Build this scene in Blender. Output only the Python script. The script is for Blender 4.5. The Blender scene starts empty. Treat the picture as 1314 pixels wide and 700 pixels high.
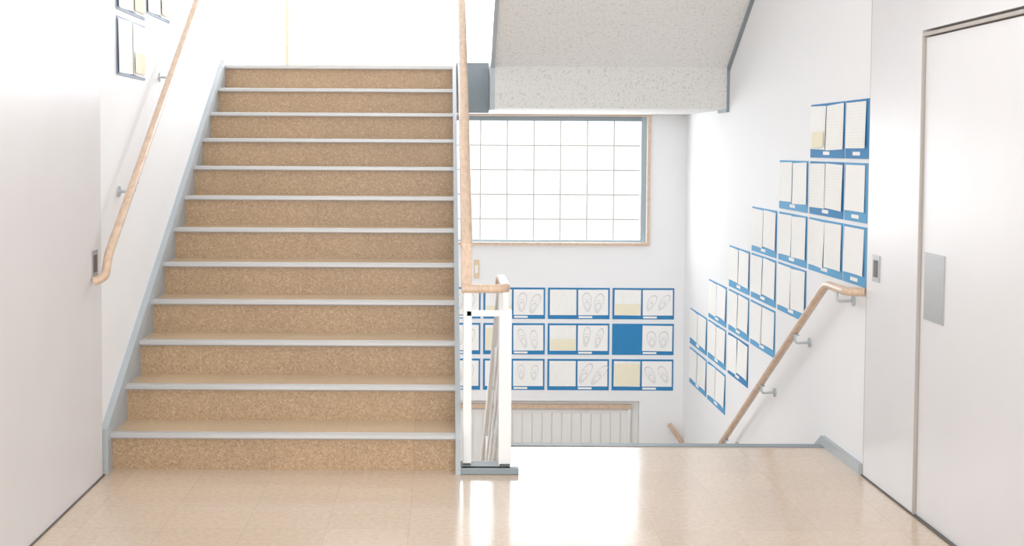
import bpy, math, random
from mathutils import Vector, Matrix
random.seed(4)
S=bpy.context.scene
# ---------------------------------------------------------------- materials
def srgb(r,g,b):
    f=lambda c:(c/255/12.92) if c/255<=0.04045 else ((c/255+0.055)/1.055)**2.4
    return (f(r),f(g),f(b),1)
class NT:
    def __init__(s,name):
        s.m=bpy.data.materials.new(name); s.m.use_nodes=True
        s.n=s.m.node_tree.nodes; s.l=s.m.node_tree.links
        s.b=s.n['Principled BSDF']
    def new(s,t,**k):
        x=s.n.new(t)
        for a,b in k.items(): setattr(x,a,b)
        return x
    def put(s,v,sock):
        if isinstance(v,(int,float)): sock.default_value=v
        elif isinstance(v,tuple): sock.default_value=v
        else: s.l.new(v,sock)
    def math(s,op,a,b=0.0,c=None):
        x=s.new('ShaderNodeMath',operation=op); s.put(a,x.inputs[0]); s.put(b,x.inputs[1])
        if c is not None: s.put(c,x.inputs[2])
        return x.outputs[0]
    def pos(s):
        g=s.new('ShaderNodeNewGeometry'); sp=s.new('ShaderNodeSeparateXYZ'); s.l.new(g.outputs['Position'],sp.inputs[0])
        return g.outputs['Position'],sp.outputs
    def noise(s,scale,detail=2,vec=None,rough=.5):
        x=s.new('ShaderNodeTexNoise'); x.inputs['Scale'].default_value=scale; x.inputs['Detail'].default_value=detail
        x.inputs['Roughness'].default_value=rough
        s.l.new(vec if vec is not None else s.pos()[0],x.inputs['Vector']); return x.outputs['Fac']
    def mix(s,f,a,b,mode='MIX'):
        x=s.new('ShaderNodeMix',data_type='RGBA',blend_type=mode)
        s.put(f,x.inputs['Factor']); s.put(a,x.inputs['A']); s.put(b,x.inputs['B']); return x.outputs['Result']
    def ramp(s,v,stops):
        x=s.new('ShaderNodeValToRGB'); s.l.new(v,x.inputs[0]); e=x.color_ramp.elements
        e[0].position=stops[0][0]; e[0].color=stops[0][1]; e[1].position=stops[-1][0]; e[1].color=stops[-1][1]
        for p,c in stops[1:-1]:
            k=e.new(p); k.color=c
        return x.outputs['Color']
    def bump(s,h,strength,dist=.002):
        x=s.new('ShaderNodeBump'); x.inputs['Strength'].default_value=strength; x.inputs['Distance'].default_value=dist
        s.l.new(h,x.inputs['Height']); s.l.new(x.outputs[0],s.b.inputs['Normal'])
def simple(name,col,rough=.5,metal=0,var=.04,scale=6,bump=0,bscale=200,spec=.5):
    t=NT(name); t.b.inputs['Roughness'].default_value=rough; t.b.inputs['Metallic'].default_value=metal
    t.b.inputs['Specular IOR Level'].default_value=spec
    dark=tuple(c*(1-var*2) for c in col[:3])+(1,)
    t.l.new(t.mix(t.noise(scale,3),dark,col),t.b.inputs['Base Color'])
    if bump: t.bump(t.noise(bscale,3),bump)
    return t.m
M={}
M['wall']=simple('painted_plaster',srgb(242,243,245),.7,var=.012,bump=.25,bscale=160)
M['ceil']=simple('ceiling_paint',srgb(238,238,236),.8,var=.02)
M['door']=simple('painted_steel_door',srgb(226,226,229),.38,var=.04,scale=3)
M['grey']=simple('grey_painted_steel',srgb(172,180,185),.45,var=.03)
M['dkgrey']=simple('dark_grey_steel',srgb(130,142,148),.5,var=.04)
M['alu']=simple('aluminium',srgb(186,194,198),.38,metal=.6,var=.03)
M['alud']=simple('window_frame_aluminium',srgb(156,172,178),.45,metal=.1,var=.03)
M['nosing']=simple('nosing_aluminium',srgb(182,182,182),.38,metal=.3,var=.03)
M['white']=simple('white_enamel',srgb(240,240,238),.35,var=.01)
M['plate']=simple('brushed_steel_plate',srgb(168,170,172),.4,metal=.3,var=.05,scale=30)
M['dark']=simple('dark_recess',srgb(84,80,76),.6)
M['frame']=simple('door_frame_edge',srgb(178,170,162),.5)
M['beige']=simple('beige_plastic',srgb(225,200,160),.4)
M['blue']=simple('blue_card',srgb(26,124,186),.75,var=.06,scale=14)
M['blue2']=simple('light_blue_card',srgb(78,160,212),.75,var=.06,scale=14)
M['black']=simple('dark_card',srgb(132,150,174),.7)
M['ink']=simple('pencil_line',srgb(200,198,205),.8)
def paper(name,col,lines=0.):
    t=NT(name); t.b.inputs['Roughness'].default_value=.85
    p,xyz=t.pos()
    fr=t.math('FRACT',t.math('MULTIPLY',xyz[2],75))
    line=t.math('LESS_THAN',fr,.22)
    mp=t.new('ShaderNodeMapping'); mp.inputs['Scale'].default_value=(90,90,20); t.l.new(p,mp.inputs[0])
    n=t.math('GREATER_THAN',t.noise(1,2,mp.outputs[0]),.5)
    f=t.math('MULTIPLY',t.math('MULTIPLY',line,n),lines)
    t.l.new(t.mix(f,col,srgb(110,115,130)),t.b.inputs['Base Color']); return t.m
M['paper']=paper('written_paper',srgb(247,247,244),.14)
M['paper2']=paper('drawing_paper',srgb(248,248,247),0.)
M['yellow']=paper('yellow_paper',srgb(244,237,208),.14)
def wood():
    t=NT('handrail_wood'); p,xyz=t.pos()
    mp=t.new('ShaderNodeMapping'); mp.inputs['Scale'].default_value=(60,5,40); t.l.new(p,mp.inputs[0])
    n=t.noise(1,5,mp.outputs[0],.6)
    t.l.new(t.ramp(n,[(.25,srgb(188,156,130)),(.5,srgb(208,179,153)),(.8,srgb(222,197,173))]),t.b.inputs['Base Color'])
    t.b.inputs['Roughness'].default_value=.38; return t.m
M['wood']=wood()
def cork(name,tint=1.0,rough=.4,lit_pale=0):
    t=NT(name); p,xyz=t.pos()
    v=t.new('ShaderNodeTexVoronoi'); v.inputs['Scale'].default_value=170; t.l.new(p,v.inputs['Vector'])
    sp=t.new('ShaderNodeSeparateColor'); t.l.new(v.outputs['Color'],sp.inputs[0])
    c=t.ramp(sp.outputs[0],[(0,srgb(152,121,88)),(.3,srgb(170,139,103)),(.75,srgb(177,146,111)),(1,srgb(195,166,132))])
    n=t.noise(230,2); c=t.mix(t.math('MULTIPLY',t.math('GREATER_THAN',n,.65),.5),c,srgb(128,96,66))
    if lit_pale: c=t.mix(lit_pale,c,srgb(212,191,162))  # pale mix puts window light and sheen into the tread colour
    cell=t.math('FLOOR',t.math('MULTIPLY',t.math('ADD',xyz[0],.12),1/.3))
    row=t.math('FLOOR',t.math('MULTIPLY',xyz[1],1/.28))
    w=t.new('ShaderNodeTexWhiteNoise',noise_dimensions='2D'); cb=t.new('ShaderNodeCombineXYZ')
    t.l.new(cell,cb.inputs[0]); t.l.new(row,cb.inputs[1]); t.l.new(cb.outputs[0],w.inputs['Vector'])
    k=t.math('MULTIPLY_ADD',w.outputs['Value'],.08,.92*tint)
    seam=t.math('LESS_THAN',t.math('FRACT',t.math('MULTIPLY',t.math('ADD',xyz[0],.12),1/.3)),.010)
    k=t.math('SUBTRACT',k,t.math('MULTIPLY',seam,.14))
    cc=t.new('ShaderNodeCombineColor') 
    for i in range(3): t.l.new(k,cc.inputs[i])
    t.l.new(t.mix(1.0,c,cc.outputs[0],'MULTIPLY'),t.b.inputs['Base Color'])
    t.b.inputs['Roughness'].default_value=rough; t.bump(n,.12,.001); return t.m
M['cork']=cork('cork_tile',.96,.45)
M['tread']=cork('cork_tread_lit',1.10,.2,.5)  # lighter cork copy: light from above painted into the treads
def floormat():
    t=NT('vinyl_floor_tile'); p,xyz=t.pos()
    ux=t.math('MULTIPLY',t.math('ADD',xyz[0],.12),1/.3); uy=t.math('MULTIPLY',t.math('ADD',xyz[1],-5.79),1/.3)
    w=t.new('ShaderNodeTexWhiteNoise',noise_dimensions='2D'); cb=t.new('ShaderNodeCombineXYZ')
    t.l.new(t.math('FLOOR',ux),cb.inputs[0]); t.l.new(t.math('FLOOR',uy),cb.inputs[1]); t.l.new(cb.outputs[0],w.inputs['Vector'])
    base=t.ramp(t.noise(45,5,rough=.7),[(.3,srgb(202,177,153)),(.7,srgb(218,197,175))])
    k=t.math('MULTIPLY_ADD',w.outputs['Value'],.06,.93)
    s1=t.math('LESS_THAN',t.math('FRACT',ux),.011); s2=t.math('LESS_THAN',t.math('FRACT',uy),.011)
    k=t.math('SUBTRACT',k,t.math('MULTIPLY',t.math('MAXIMUM',s1,s2),.12))
    cc=t.new('ShaderNodeCombineColor')
    for i in range(3): t.l.new(k,cc.inputs[i])
    t.l.new(t.mix(1.0,base,cc.outputs[0],'MULTIPLY'),t.b.inputs['Base Color'])
    t.l.new(t.math('MULTIPLY_ADD',w.outputs['Value'],.05,.14),t.b.inputs['Roughness'])
    t.b.inputs['Specular IOR Level'].default_value=.65
    t.bump(t.noise(9,2),.12,.004); return t.m
M['floor']=floormat()
def soffit(name,k):  # k evens out lit fascia and shaded incline through colour
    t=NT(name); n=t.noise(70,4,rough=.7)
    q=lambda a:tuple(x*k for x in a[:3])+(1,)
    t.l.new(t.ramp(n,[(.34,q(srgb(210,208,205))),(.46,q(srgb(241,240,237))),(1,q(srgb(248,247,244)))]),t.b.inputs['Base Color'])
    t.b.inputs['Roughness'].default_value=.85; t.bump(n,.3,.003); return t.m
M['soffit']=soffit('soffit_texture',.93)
M['fascia']=soffit('fascia_light_offset',.80)  # soffit copy darkened in colour to offset the front light on it
def bars():
    t=NT('glass_block_joint'); t.n.remove(t.b); o=t.n['Material Output']
    a=t.new('ShaderNodeBsdfDiffuse')
    t.l.new(t.mix(t.noise(20),srgb(206,202,194),srgb(198,194,186)),a.inputs[0]); t.l.new(a.outputs[0],o.inputs[0]); return t.m
M['bars']=bars()
def glass(name,tint):
    t=NT(name); t.n.remove(t.b); o=t.n['Material Output']
    a=t.new('ShaderNodeBsdfTransparent'); b=t.new('ShaderNodeBsdfGlossy'); b.inputs['Roughness'].default_value=.1
    mx=t.new('ShaderNodeMixShader'); mx.inputs[0].default_value=.03
    t.l.new(t.mix(t.noise(3),(.98*tint,.99*tint,tint,1),(.96*tint,.98*tint,tint,1)),a.inputs[0])
    t.l.new(a.outputs[0],mx.inputs[1]); t.l.new(b.outputs[0],mx.inputs[2]); t.l.new(mx.outputs[0],o.inputs[0]); return t.m
M['glass']=glass('window_glass',1.0)
M['gblock']=glass('tinted_block_glass',.40)
# ---------------------------------------------------------------- mesh builder
class MB:
    def __init__(s): s.v=[]; s.f=[]; s.mi=[]; s.mats=[]; s.sm=[]
    def m(s,k):
        if k not in s.mats: s.mats.append(k)
        return s.mats.index(k)
    def add(s,vs,fs,mat,smooth=False):
        o=len(s.v); s.v+= [Vector(v) for v in vs]
        for f in fs: s.f.append([o+i for i in f]); s.mi.append(s.m(mat)); s.sm.append(smooth)
    def box(s,x0,x1,y0,y1,z0,z1,mat):
        s.add([(x0,y0,z0),(x1,y0,z0),(x1,y1,z0),(x0,y1,z0),(x0,y0,z1),(x1,y0,z1),(x1,y1,z1),(x0,y1,z1)],
              [(0,3,2,1),(4,5,6,7),(0,1,5,4),(1,2,6,5),(2,3,7,6),(3,0,4,7)],mat)
    def prism(s,prof,x0,x1,mat):   # prof: (y,z)
        n=len(prof); vs=[(x0,y,z) for y,z in prof]+[(x1,y,z) for y,z in prof]
        fs=[tuple(range(n)),tuple(reversed(range(n,2*n)))]+[(i,n+i,n+(i+1)%n,(i+1)%n) for i in range(n)]
        s.add(vs,fs,mat)
    def sweep(s,path,w,h,mat,seg=16,pw=2.6):
        path=[Vector(p) for p in path]; n=len(path); vs=[]
        sec=[]
        for k in range(seg):
            a=2*math.pi*k/seg; c,d=math.cos(a),math.sin(a)
            sec.append((math.copysign(abs(c)**(2/pw),c)*w/2,math.copysign(abs(d)**(2/pw),d)*h/2))
        for i,p in enumerate(path):
            t=(path[min(i+1,n-1)]-path[max(i-1,0)]).normalized()
            side=t.cross(Vector((0,0,1)))
            if side.length<.05: side=Vector((1,0,0))
            side.normalize(); up=side.cross(t)
            for a,b in sec: vs.append(p+side*a+up*b)
        fs=[]
        for i in range(n-1):
            for k in range(seg):
                fs.append((i*seg+k,i*seg+(k+1)%seg,(i+1)*seg+(k+1)%seg,(i+1)*seg+k))
        s.add(vs,fs,mat,True)
        s.add(vs[:seg],[tuple(reversed(range(seg)))],mat); s.add(vs[-seg:],[tuple(range(seg))],mat)
    def finish(s,name,bevel=0):
        me=bpy.data.meshes.new(name); mn=Vector([min(v[i] for v in s.v) for i in range(3)]); mx=Vector([max(v[i] for v in s.v) for i in range(3)])
        c=(mn+mx)/2; me.from_pydata([v-c for v in s.v],[],s.f)
        for k in s.mats: me.materials.append(M[k])
        for p,i,sm in zip(me.polygons,s.mi,s.sm): p.material_index=i; p.use_smooth=sm
        me.update()
        import bmesh
        bm=bmesh.new(); bm.from_mesh(me); bmesh.ops.recalc_face_normals(bm,faces=bm.faces); bm.to_mesh(me); bm.free()
        o=bpy.data.objects.new(name,me); o.location=c; S.collection.objects.link(o)
        if bevel:
            b=o.modifiers.new('bevel','BEVEL'); b.width=bevel; b.segments=2; b.limit_method='ANGLE'; b.angle_limit=math.radians(50)
        return o
def fillet(pts,r,n=6):
    pts=[Vector(p) for p in pts]; out=[pts[0]]
    for i in range(1,len(pts)-1):
        a,b,c=pts[i-1],pts[i],pts[i+1]; d1=(a-b); d2=(c-b); rr=min(r,d1.length*.45,d2.length*.45)
        p=b+d1.normalized()*rr; q=b+d2.normalized()*rr
        for k in range(n+1):
            t=k/n; out.append(p*(1-t)**2+b*2*t*(1-t)+q*t*t)
    out.append(pts[-1]); return out
# ---------------------------------------------------------------- dimensions
R=.16; T=.28; N0=5.764           # rise, going, first nosing
XL,XR=-1.45,1.81; YB=10.1
XS0,XS1=-1.42,.06                # up flight
XD0=.32                          # down / return flight inner side
YD=6.32                          # top nosing of down flight
XDL,XDR=-1.43,1.80               # door planes
# ---------------------------------------------------------------- room shell
b=MB()
b.box(-7,7,-2,3.2,-.25,0,'floor'); b.box(XL,XD0-.02,3.2,5.98,-.25,0,'floor'); b.box(XD0-.02,XR,3.2,YD-.02,-.25,0,'floor')
b.finish('floor')
b=MB(); b.box(-7,7,-2,5.6,3.0,3.6,'ceil'); b.box(-1.6,1.96,5.6,10.3,4.9,5.1,'ceil'); b.finish('ceiling')
b=MB(); b.box(XL-.15,XL,3.2,10.4,-2.2,4.9,'wall'); b.box(-7,XL,3.05,3.2,0,3,'wall'); b.finish('wall_left')
b=MB(); b.box(XR+.05,XR+.2,3.2,5.74,-2.2,4.9,'wall'); b.box(XR,XR+.2,5.74,10.4,-2.2,4.9,'wall'); b.box(XR+.05,7,3.05,3.2,0,3,'wall'); b.finish('wall_right')
WX0,WX1=-1.146,1.522
b=MB(); y0,y1=YB,YB+.25
b.box(XL,WX0,y0,y1,-2.2,4.9,'wall'); b.box(WX1,XR,y0,y1,-2.2,4.9,'wall')
b.box(WX0,WX1,y0,y1,3.5,4.9,'wall'); b.box(WX0,WX1,y0,y1,1.632,2.0,'wall'); b.box(WX0,WX1,y0,y1,-.50,.692,'wall')
b.box(WX0,1.485,YB+.16,y1,-2.2,-.5,'wall'); b.box(1.485,WX1,y0,y1,-2.2,-.5,'wall')
b.finish('wall_back')
# corridor rear wall with windows (behind camera)
b=MB(); b.box(-7,7,-2.2,-2,0,.8,'wall'); b.box(-7,7,-2.2,-2,2.7,3,'wall')
for x in (-7,-3.4,-.1,3.2,6.8): b.box(x,x+.2,-2.2,-2,.8,2.7,'wall')
b.finish('wall_front')
b=MB()
for x in (-3.2,.1):
    for k in range(3):
        b.box(x+k*1.53,x+k*1.53+.04,-2.12,-2.06,.8,2.7,'alu')
    b.box(x,x+3.1,-2.12,-2.06,.8,.84,'alu'); b.box(x,x+3.1,-2.12,-2.06,2.66,2.7,'alu')
b.finish('window_3')
b=MB(); b.box(-7.2,-7,-2,3.2,0,3,'wall'); b.box(7,7.2,-2,3.2,0,3,'wall'); b.finish('wall_corridor_end')
# ---------------------------------------------------------------- windows in back wall
def window(name,x0,x1,z0,z1,grid):
    b=MB(); w=.022
    b.box(x0-w,x0,YB-.02,YB-.001,z0-w,z1+w,'wood'); b.box(x1,x1+w,YB-.02,YB-.001,z0-w,z1+w,'wood')
    b.box(x0,x1,YB-.03,YB-.001,z0-w,z0,'wood'); b.box(x0,x1,YB-.02,YB-.001,z1,z1+w*.5,'wood')
    a=.04; fm='alud' if grid else 'white'
    b.box(x0+.001,x0+a,YB+.04,YB+.09,z0,z1,fm); b.box(x1-a,x1-.001,YB+.04,YB+.09,z0,z1,fm)
    b.box(x0+a,x1-a,YB+.04,YB+.09,z0+.001,z0+a*.4,fm); b.box(x0+a,x1-a,YB+.04,YB+.09,z1-.035,z1-.001,'dkgrey' if grid else fm)
    yg=YB+.087; gm='gblock' if grid else 'glass'      # single glazing sheet
    b.add([(x0+a,yg,z0+a*.4),(x1-a,yg,z0+a*.4),(x1-a,yg,z1-.035),(x0+a,yg,z1-.035)],[(0,1,2,3)],gm)
    if grid:   # joints between the glass blocks
        g=.20; xs=[]; k=x1-a-g
        while k>x0+a: xs.append(k); k-=g
        zs=[]; k=z0+.02+g*.75
        while k<z1-a: zs.append(k); k+=g*.92
        for k in xs: b.box(k-.004,k+.004,YB+.066,YB+.08,z0+.016,z1-.035,'bars')
        ed=[x1-a]+xs+[x0+a]
        for k in zs:
            for i in range(len(ed)-1): b.box(ed[i+1]+.004,ed[i]-.004,YB+.066,YB+.08,k-.004,k+.004,'bars')
    else:
        m=(x0+x1)/2+.35
        b.box(m-.03,m+.03,YB+.05,YB+.11,z0,z1,'alu')
    return b.finish(name)
window('window_1',WX0,WX1,.692,1.632,True)
window('window_2',WX0,WX1,2.0,3.5,False)
# ---------------------------------------------------------------- up flight
YE=N0+.026+T*11
b=MB()
for i in range(12):
    y=N0+.026+T*i; z=R*(i+1)
    b.add([(XS0,y,z-R),(XS1,y,z-R),(XS1,y,z),(XS0,y,z)],[(0,1,2,3)],'cork')
    if i<11: b.add([(XS0,y,z),(XS1,y,z),(XS1,y+T,z),(XS0,y+T,z)],[(0,1,2,3)],'tread')
side=[(N0+.026,0)]
for i in range(12):
    y=N0+.026+T*i; side+= [(y,R*(i+1))] + ([(y+T,R*(i+1))] if i<11 else [])
side+=[(YE+.03,1.92),(YE+.03,1.64),(6.05,.0)]
nn=len(side)
for x in (XS0,XS1): b.add([(x,y,z) for y,z in side],[tuple(range(nn))],'wall')
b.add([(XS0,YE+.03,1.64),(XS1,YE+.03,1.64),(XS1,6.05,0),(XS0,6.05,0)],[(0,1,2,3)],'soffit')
for i in range(12):
    y=N0+T*i; z=R*(i+1)
    b.prism([(y+.004,z-.022),(y,z-.016),(y,z-.002),(y+.006,z+.003),(y+.042,z+.003),(y+.042,z),(y+.027,z-.001),(y+.027,z-.022)],XS0,XS1,'nosing')
def slope(y): return R+(y-N0)*R/T
def stringer(x0,x1,up,dn,mat,ya=N0-.05,yb=8.86):
    b.prism([(ya,0.0),(ya,max(.03,slope(ya)+up)),(yb,slope(yb)+up-.03),(yb,slope(yb)-dn),(ya+.35,0)],x0,x1,mat)
stringer(XL,XS0,.06,.3,'grey')
stringer(XS1,XS1+.022,.02,.34,'grey')
b.finish('staircase')
# landing
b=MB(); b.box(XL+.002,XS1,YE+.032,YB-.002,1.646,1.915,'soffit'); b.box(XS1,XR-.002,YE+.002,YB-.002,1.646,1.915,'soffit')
b.box(XL+.002,XR-.002,YE+.032,YB-.002,1.915,1.92,'tread'); b.box(XS1+.022,XD0-.024,YE-.02,YE,1.62,1.945,'dkgrey')
b.finish('stair_landing')
# return flight
b=MB()
prof2=[(YE,1.646),(8.6,1.646),(8.6,1.907),(5.77,1.907+(8.6-5.77)*R/T),(5.77,3.84)]
for i in range(11,-1,-1):
    y=YE-T*i
    prof2.append((y,1.92+R*(i+1))); prof2.append((y,1.92+R*i))
seen=[]
for p in prof2:
    if not seen or (abs(p[0]-seen[-1][0])+abs(p[1]-seen[-1][1]))>1e-4: seen.append(p)
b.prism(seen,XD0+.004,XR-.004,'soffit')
b.box(XD0+.004,XR-.018,8.596,8.6,1.646,1.905,'fascia')  # thin sheet in the darkened copy, evening out the light on this face
def band(x0,x1,mat,below,above,yb=YE):
    b.prism([(8.6-.006,1.646-below),(8.6-.006-below*.3,1.907-below),(5.77,1.907+(8.6-5.77)*R/T-below),(5.77,1.907+(8.6-5.77)*R/T+above),(8.6,1.907+above),(yb,1.86),(yb,1.646-below)],x0,x1,mat)
band(XD0-.022,XD0+.004,'grey',.012,.4)
band(XR-.018,XR,'dkgrey',.02,.1)
b.finish('staircase.001')
# down flight
b=MB()
b.box(XD0,XR,YD-.019,YD+.03,-.24,-.002,'cork')
for i in range(1,12):
    y=YD+.026+T*(i-1)
    b.box(XD0,XR-.02,y,y+T,-R*i-.16,-R*i,'tread')
    b.prism([(y+T-.05,-R*i),(y+T-.05,-R*i+.004),(y+T+.02,-R*i+.004),(y+T+.026,-R*i-.02),(y+T,-R*i-.02)],XD0,XR-.02,'nosing')
b.prism([(YD-.04,.0005),(YD-.04,.004),(YD+.022,.004),(YD+.03,-.004),(YD+.03,-.03),(YD+.026,-.03),(YD+.024,.0005)],XD0,XR-.02,'dkgrey')
def dslope(y): return -(y-YD)*R/T
b.prism([(5.76,0),(5.76,.045),(YD+.02,.045),(9.4,dslope(9.4)+.06),(9.4,dslope(9.4)-.3),(YD,-.3),(YD,0)],XR-.02,XR,'grey')
b.prism([(YD-.02,0),(YD-.02,.03),(YD+.02,.03),(9.4,dslope(9.4)+.04),(9.4,dslope(9.4)-.3),(YD-.02,-.25)],XD0-.022,XD0,'grey')
b.finish('staircase.002')
b=MB(); b.box(XL,XR,5.9,YB+.16,-2.1,-1.92,'floor'); b.finish('floor_lower_landing')
b=MB(); b.box(XL,XR,5.8,5.9,-2.1,-.25,'wall'); b.finish('wall_lower')
# ---------------------------------------------------------------- central railing
b=MB()
XA,XB=.104,.272
def up(y,o): return slope(y)+o
b.sweep([(XA,8.85,up(8.85,.80)),(XA,7.3,up(7.3,.80)),(XA,5.86,up(5.86,.80)),(XA,5.80,up(5.8,.80)-.01)],.05,.04,'wood')
b.box(XA-.022,XA+.022,5.785,5.83,.77,.985,'wood')
b.sweep(fillet([(XA-.02,5.79,.79),(XB,5.79,.79),(XB,6.27,.79),(XB,6.36,.75)],.06),.046,.038,'wood')
b.sweep([(XB,6.33,.755),(XB,9.4,.755+dslope(9.4)+.02)],.03,.03,'white')
def post(x,y,z0,z1,w=.044,d=.03): b.box(x-w/2,x+w/2,y-d/2,y+d/2,z0,z1,'white')
post(XA+.006,5.80,.028,.78,.036); post(XB,5.79,.028,.70,.054,.034); b.box(XB-.012,XB+.012,5.78,5.80,.70,.775,'white')
b.box(XA,XB,5.785,5.805,.67,.695,'white')
for y in (7.0,8.3):
    post(XA,y,slope(y)-.02,up(y,.79),.02,.03); post(XB+.01,y,dslope(y)-.1,.75+dslope(y),.02,.03)
post(XB,6.30,.0,.77,.02,.035)
for o in (.10,.20,.30,.40,.50,.60,.70):
    b.sweep([(XA,8.85,up(8.85,o)),(XA,5.80,up(5.8,o) if up(5.8,o)<.9 else .9)],.012,.012,'white',seg=8,pw=2)
for o in (.14,.34,.54):
    b.sweep([(XB,5.80,o),(XB,6.28,o),(XB,9.4,o+dslope(9.4))],.012,.014,'white',seg=8,pw=3)
b.box(.084,.295,5.725,5.86,.001,.028,'dkgrey'); b.box(.06,.33,5.72,5.758,.001,.028,'dkgrey')
b.box(XA-.012,XA+.022,5.78,5.785,.028,.036,'dark'); b.box(XB-.022,XB+.022,5.768,5.773,.028,.036,'dark')
b.prism([(5.84,.028),(5.84,.2),(6.25,.1),(6.29,.03),(6.29,0.002),(5.86,0.002)],XB+.016,XB+.024,'white')
b.finish('stair_railing',.003)
# ---------------------------------------------------------------- wall handrails
def bracket(b,x,y,z,side):  # side=+1 wall at +x
    wx = XR if side>0 else XL
    b.sweep(fillet([(wx-side*.001,y,z-.055),(x,y,z-.06),(x,y+.001,z-.012)],.02),.012,.012,'alu',seg=8,pw=2)
    n=14; vs=[]
    for q in (.0005,.008):
        vs+=[(wx-side*q,y+.024*math.cos(2*math.pi*k/n),z-.055+.024*math.sin(2*math.pi*k/n)) for k in range(n)]
    b.add(vs,[tuple(range(n)),tuple(range(n,2*n))]+[(k,(k+1)%n,n+(k+1)%n,n+k) for k in range(n)],'alu')
    b.box(x-.012,x+.012,y-.03,y+.03,z-.02,z-.014,'alu')
b=MB()
sl=(2.22-.90)/(7.63-5.49); x=-1.375
f=lambda y:.90+(y-5.49)*sl
b.sweep(fillet([(XL+.03,5.50,.84),(x,5.51,.86),(x,5.56,f(5.56)),(x,8.9,f(8.9))],.04),.036,.036,'wood',pw=2)
for y in (6.05,6.95,7.85,8.7): bracket(b,x,y,f(y),-1)
b.finish('handrail')
b=MB(); x=1.735
g=lambda y:.785-(y-6.10)*.545
b.sweep(fillet([(XR-.005,5.77,.785),(x,5.79,.785),(x,6.10,.785),(x,9.35,g(9.35)),(x,9.6,g(9.35))],.06),.037,.037,'wood',pw=2)
for y,z in ((5.93,.785),(6.62,g(6.62)),(7.3,g(7.3)),(8.2,g(8.2)),(9.1,g(9.1))): bracket(b,x,y,z,1)
b.finish('handrail.001')
b=MB()
b.sweep([(1.70,YB-.06,-.66),(1.80,YB-.06,-.80)],.036,.036,'wood',pw=2)
b.sweep([(1.74,YB,-.74),(1.74,YB-.055,-.72)],.012,.012,'alu',seg=8)
b.finish('handrail.002')
# ---------------------------------------------------------------- doors
def cup(b,x,y,z,side,w=.09,h=.11):
    s=side
    b.box(min(x,x-s*.004),max(x,x-s*.004),y-w/2,y+w/2,z-h/2,z+h/2,'plate')
    b.box(min(x-s*.004,x-s*.006),max(x-s*.004,x-s*.006),y-w*.28,y+w*.28,z-h*.32,z+h*.32,'dark')
b=MB(); b.box(XL+.001,XDL,3.2,5.66,.006,2.99,'door'); b.box(XL+.001,XDL-.006,5.66,5.685,.001,2.99,'frame')
cup(b,XDL,5.55,.91,-1); b.finish('door_1')
b=MB(); b.box(XL+.001,XDL+.006,3.2,5.68,.0005,.006,'dark'); b.finish('track_shadow_line')  # dark strip: door track line with its shadow in the colour
b=MB(); b.box(XDR,XR+.049,5.12,5.725,.007,2.99,'door'); b.box(XDR+.002,XR+.049,5.726,5.739,.007,2.99,'frame'); b.box(XDR,XR+.049,3.2,5.12,1.84,2.99,'door'); cup(b,XDR,5.60,.90,1); b.finish('door_2')
b=MB(); b.box(XDR+.009,XR+.049,3.2,5.10,.007,1.811,'door')
b.box(XDR+.005,XDR+.009,4.86,5.06,.76,1.01,'plate'); b.finish('door_3')
b=MB(); b.box(XDR-.001,XR+.03,5.108,5.119,0.001,1.830,'frame'); b.box(XDR-.001,XR+.03,3.2,5.108,1.817,1.830,'frame'); b.box(XDR-.005,XR+.05,3.2,5.74,0.0005,.006,'dark'); b.finish('trim_2')  # frame, then a dark floor strip with the track shadow in its colour
# ---------------------------------------------------------------- radiator niche
b=MB()
b.box(-.2,1.43,YB+.01,YB+.05,-.56,-.53,'wood')
x=-.2
while x<1.36:
    b.box(x,x+.066,YB+.044,YB+.054,-1.75,-.60,'white'); x+=.074
b.box(-.2,1.484,YB+.052,YB+.10,-1.8,-.501,'white'); b.box(1.40,1.42,YB+.02,YB+.06,-1.8,-.56,'white')
b.box(-.2,1.42,YB+.02,YB+.15,-1.92,-1.8,'white')
b.finish('radiator')
b=MB(); b.box(.235,.275,YB-.012,YB,.42,.56,'beige'); b.box(.243,.267,YB-.016,YB-.012,.46,.52,'white'); b.finish('light_switch',.002)
# ---------------------------------------------------------------- posters
def P(plane,u,z,o):
    o+=.001
    if plane=='back': return (u,YB-o,z)
    if plane=='right': return (XR-o,u,z)
    return (XL+o,u,z)
def slab(b,pl,u0,u1,z0,z1,o0,o1,mat):
    p=[P(pl,u,z,o) for o in (o0,o1) for u,z in ((u0,z0),(u1,z0),(u1,z1),(u0,z1))]
    b.add(p,[(0,1,2,3),(4,5,6,7),(0,1,5,4),(1,2,6,5),(2,3,7,6),(3,0,4,7)],mat)
def sheet(b,pl,u0,u1,z0,z1,mat,curl=0,o=.006,ang=0):
    nu,nz=6,5; vs=[]; cu,cz=(u0+u1)/2,(z0+z1)/2
    ph=random.uniform(0,6)
    for j in range(nz+1):
        for i in range(nu+1):
            a=i/nu; c=j/nz
            e=(abs(a-.5)*2)**3*curl*(.3+.7*(1-c)) + curl*.2*(1+math.sin(ph+a*5+c*2))
            u=u0+(u1-u0)*a; z=z0+(z1-z0)*c
            du,dz=u-cu,z-cz
            vs.append(P(pl,cu+du*math.cos(ang)-dz*math.sin(ang),cz+du*math.sin(ang)+dz*math.cos(ang),o+e))
    fs=[(j*(nu+1)+i,j*(nu+1)+i+1,(j+1)*(nu+1)+i+1,(j+1)*(nu+1)+i) for j in range(nz) for i in range(nu)]
    b.add(vs,fs,mat,True)
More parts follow.
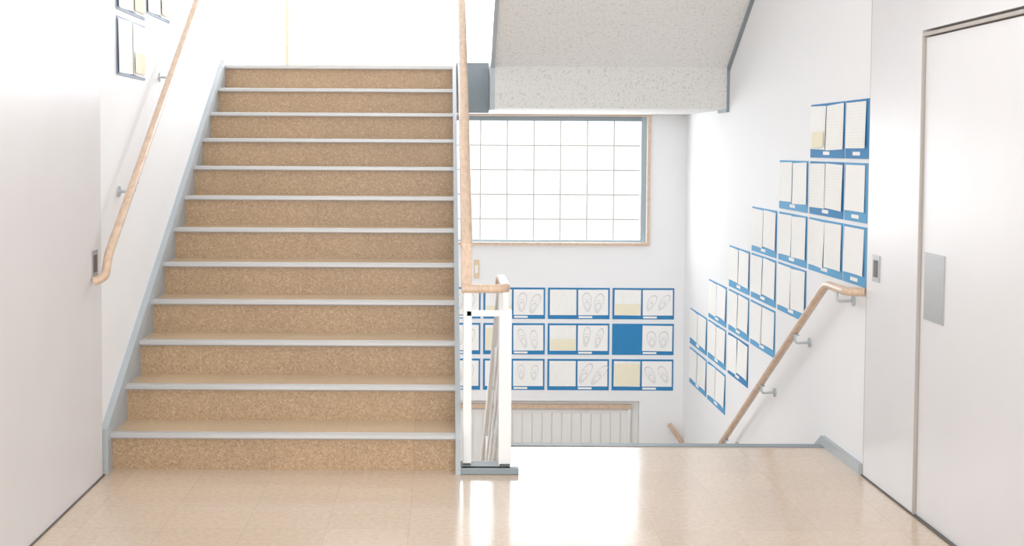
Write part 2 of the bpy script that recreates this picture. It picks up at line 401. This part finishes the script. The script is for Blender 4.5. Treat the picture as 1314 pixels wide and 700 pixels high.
def shoe(b,pl,cu,cz,w,h,o,lean):
    n=18
    def ring(w,h,t,cz0):
        vs=[]
        for k in range(n):
            a=2*math.pi*k/n
            for q in (1,1-t):
                uu=w/2*math.cos(a)*(1-.22*(-math.sin(a)))*q; zz=h/2*math.sin(a)*q+cz0
                vs.append(P(pl,cu+uu+zz*lean,cz+zz,o))
        b.add(vs,[(2*k,2*k+1,(2*k+3)%(2*n),(2*k+2)%(2*n)) for k in range(n)],'ink')
    ring(w,h,.08,0); ring(w*.55,h*.42,.15,-h*.18)
    slab(b,pl,cu-w*.3,cu+w*.3,cz+h*.12,cz+h*.135,o-.001,o,'ink')
def poster(pl,u0,u1,z0,z1,kind):
    b=MB(); W=u1-u0; H=z1-z0
    slab(b,pl,u0,u1,z0,z1,0,.003,'blue' if pl=='back' else random.choice(['blue','blue2','blue2','blue2']))
    if pl=='back':
        pz0,pz1=z0+.030,z1-.014
        if kind!='half':
            sheet(b,pl,u0+.015,u0+W*.46,pz0,pz1,'paper',.001,.006,random.uniform(-.01,.01))
            if kind!='w': sheet(b,pl,u0+.02,u0+W*.45,pz0+.006,pz0+(pz1-pz0)*random.choice([.35,.45,.9]),'yellow',.001,.009)
        a,c=u0+W*.49,u1-.012
        sheet(b,pl,a,c,pz0,pz1,'paper2',.001,.006,random.uniform(-.01,.01))
        m=(a+c)/2; hh=random.uniform(.11,.15); ww=random.uniform(.048,.07); l0=random.uniform(-.5,.5) if random.random()<.5 else 0
        for s in (-1,1): shoe(b,pl,m+s*random.uniform(.04,.052),(pz0+pz1)/2+random.uniform(-.012,.012),ww,hh,.0095,l0+s*random.uniform(-.05,.25))
        slab(b,pl,u0+W*.5,u0+W*.72,z0+.008,z0+.022,.003,.005,'paper2')
    else:
        pz0,pz1=z0+.045,z1-.010; h=(u0+u1)/2
        cr=.005
        ms=random.choice([('paper','paper2'),('paper','paper'),('paper2','paper')])
        if W>.4:
            sheet(b,pl,u0+.006,h-.004,pz0-random.uniform(0,.01),pz1,ms[0],cr,.0035,random.uniform(-.03,.03))
            sheet(b,pl,h+.008,u1-.01,pz0-random.uniform(0,.02),pz1,ms[1],cr,.0035,random.uniform(-.03,.03))
            if random.random()<.2: sheet(b,pl,h+.03,u1-.05,pz0+.005,pz0+.08,'yellow',cr,.0075)
        else: sheet(b,pl,u0+.03,u1-.02,pz0,pz1,ms[0],cr,.0035)
        slab(b,pl,h-.05,h+.05,z0+.014,z0+.03,.003,.005,'paper2')
    return b.finish('student_poster')
for r in range(3):
    zt=.353-.268*r
    for c in range(4):
        u0=.308+.483*(c-1)
        poster('back',u0,u0+.462,zt-.235,zt,'half' if (c==3 and r==1) else 'y' if random.random()<.8 else 'w')
tops=[1.61,1.335,1.06,.79,.515,.24,-.045]
cols=[(5.76,6.09,[0,1,2]),(6.11,6.67,[0,1,2]),(6.71,7.27,[1,2,3]),(7.32,7.90,[2,3,4]),(7.95,8.51,[3,4,5]),(8.58,9.15,[4,5,6]),(9.2,9.82,[5,6])]
for a,c,rows in cols:
    for r in rows:
        poster('right',a,c,tops[r]-.257,tops[r],'')
for (a,c,z0,z1) in ((6.03,6.6,1.71,1.97),(6.03,6.6,2.0,2.26),(6.64,7.2,2.04,2.30)):
    b=MB(); slab(b,'left',a,c,z0,z1,0,.003,'black')
    h=(a+c)/2
    sheet(b,'left',a+.008,h-.003,z0+.012,z1-.006,'paper',.006,.0035,.02); sheet(b,'left',h+.006,c-.01,z0+.012,z1-.006,'paper2',.006,.0035,-.02)
    sheet(b,'left',h+.03,c-.04,z0+.025,z0+.12,'yellow',.006,.008); b.finish('student_poster')
# ---------------------------------------------------------------- added lamps and daylight
def added_lamp(x,y,zt,name='added_ceiling_lamp'):  # unseen fixture, added to go with a fill light
    b=MB(); b.box(x-.62,x+.62,y-.12,y+.12,zt-.04,zt,'white')
    b.box(x-.6,x+.6,y-.1,y+.1,zt-.05,zt-.04,'alu'); b.finish(name,.004)
def area(name,loc,rot,sx,sy,power,col):
    l=bpy.data.lights.new(name,'AREA'); l.shape='RECTANGLE'; l.size=sx; l.size_y=sy; l.energy=power; l.color=col
    o=bpy.data.objects.new(name,l); o.location=loc; o.rotation_euler=rot; S.collection.objects.link(o); return o
for x,y in ((-.75,4.3),(.95,4.3),(.2,1.2)):
    added_lamp(x,y,3.0); area('added_ceiling_fill',(x,y,2.94),(0,0,0),1.2,.2,8,(1,.98,.95))  # unseen ceiling lights added to brighten corridor and walls
added_lamp(-.7,7.6,.72,'hidden_fill_fixture'); area('hidden_fill_light',(-.7,7.6,.66),(math.radians(25),0,0),1.2,.2,46,(1,.98,.96))  # added fill hidden under the up flight, brightens the lower back wall
def emit(name,x0,x1,z0,z1,y,rad,col,back=False):
    A=(x1-x0)*(z1-z0)
    area(name,((x0+x1)/2,y,(z0+z1)/2),(math.radians(90 if back else -90),0,0),x1-x0,z1-z0,rad*math.pi*A,col)
emit('daylight_upper_window',WX0,WX1,2.0,3.5,YB+.4,15.5,(.97,.98,1))
emit('daylight_lower_window',WX0,WX1,.70,1.63,YB+.4,15,(.98,.99,1))
emit('daylight_corridor_window',-3.2,3.2,.8,2.7,-2.4,7.3,(.99,.99,1),True)
w=bpy.data.worlds.new('World'); S.world=w; w.use_nodes=True
w.node_tree.nodes['Background'].inputs[0].default_value=(.95,.98,1,1); w.node_tree.nodes['Background'].inputs[1].default_value=2.8
# ---------------------------------------------------------------- camera
c=bpy.data.cameras.new('camera'); c.sensor_fit='HORIZONTAL'; c.sensor_width=36; c.lens=1739/1314*36
c.shift_x=(657-568)/1314; c.shift_y=(275-350)/1314; c.clip_start=.05
o=bpy.data.objects.new('camera',c); S.collection.objects.link(o)
o.matrix_world=Matrix.Translation((0,0,1.39))@Matrix.Rotation(math.radians(90-2.8),4,'X')@Matrix.Rotation(math.radians(.28),4,'Z')
S.camera=o
S.view_settings.view_transform='Standard'; S.view_settings.exposure=0; S.view_settings.gamma=1.14
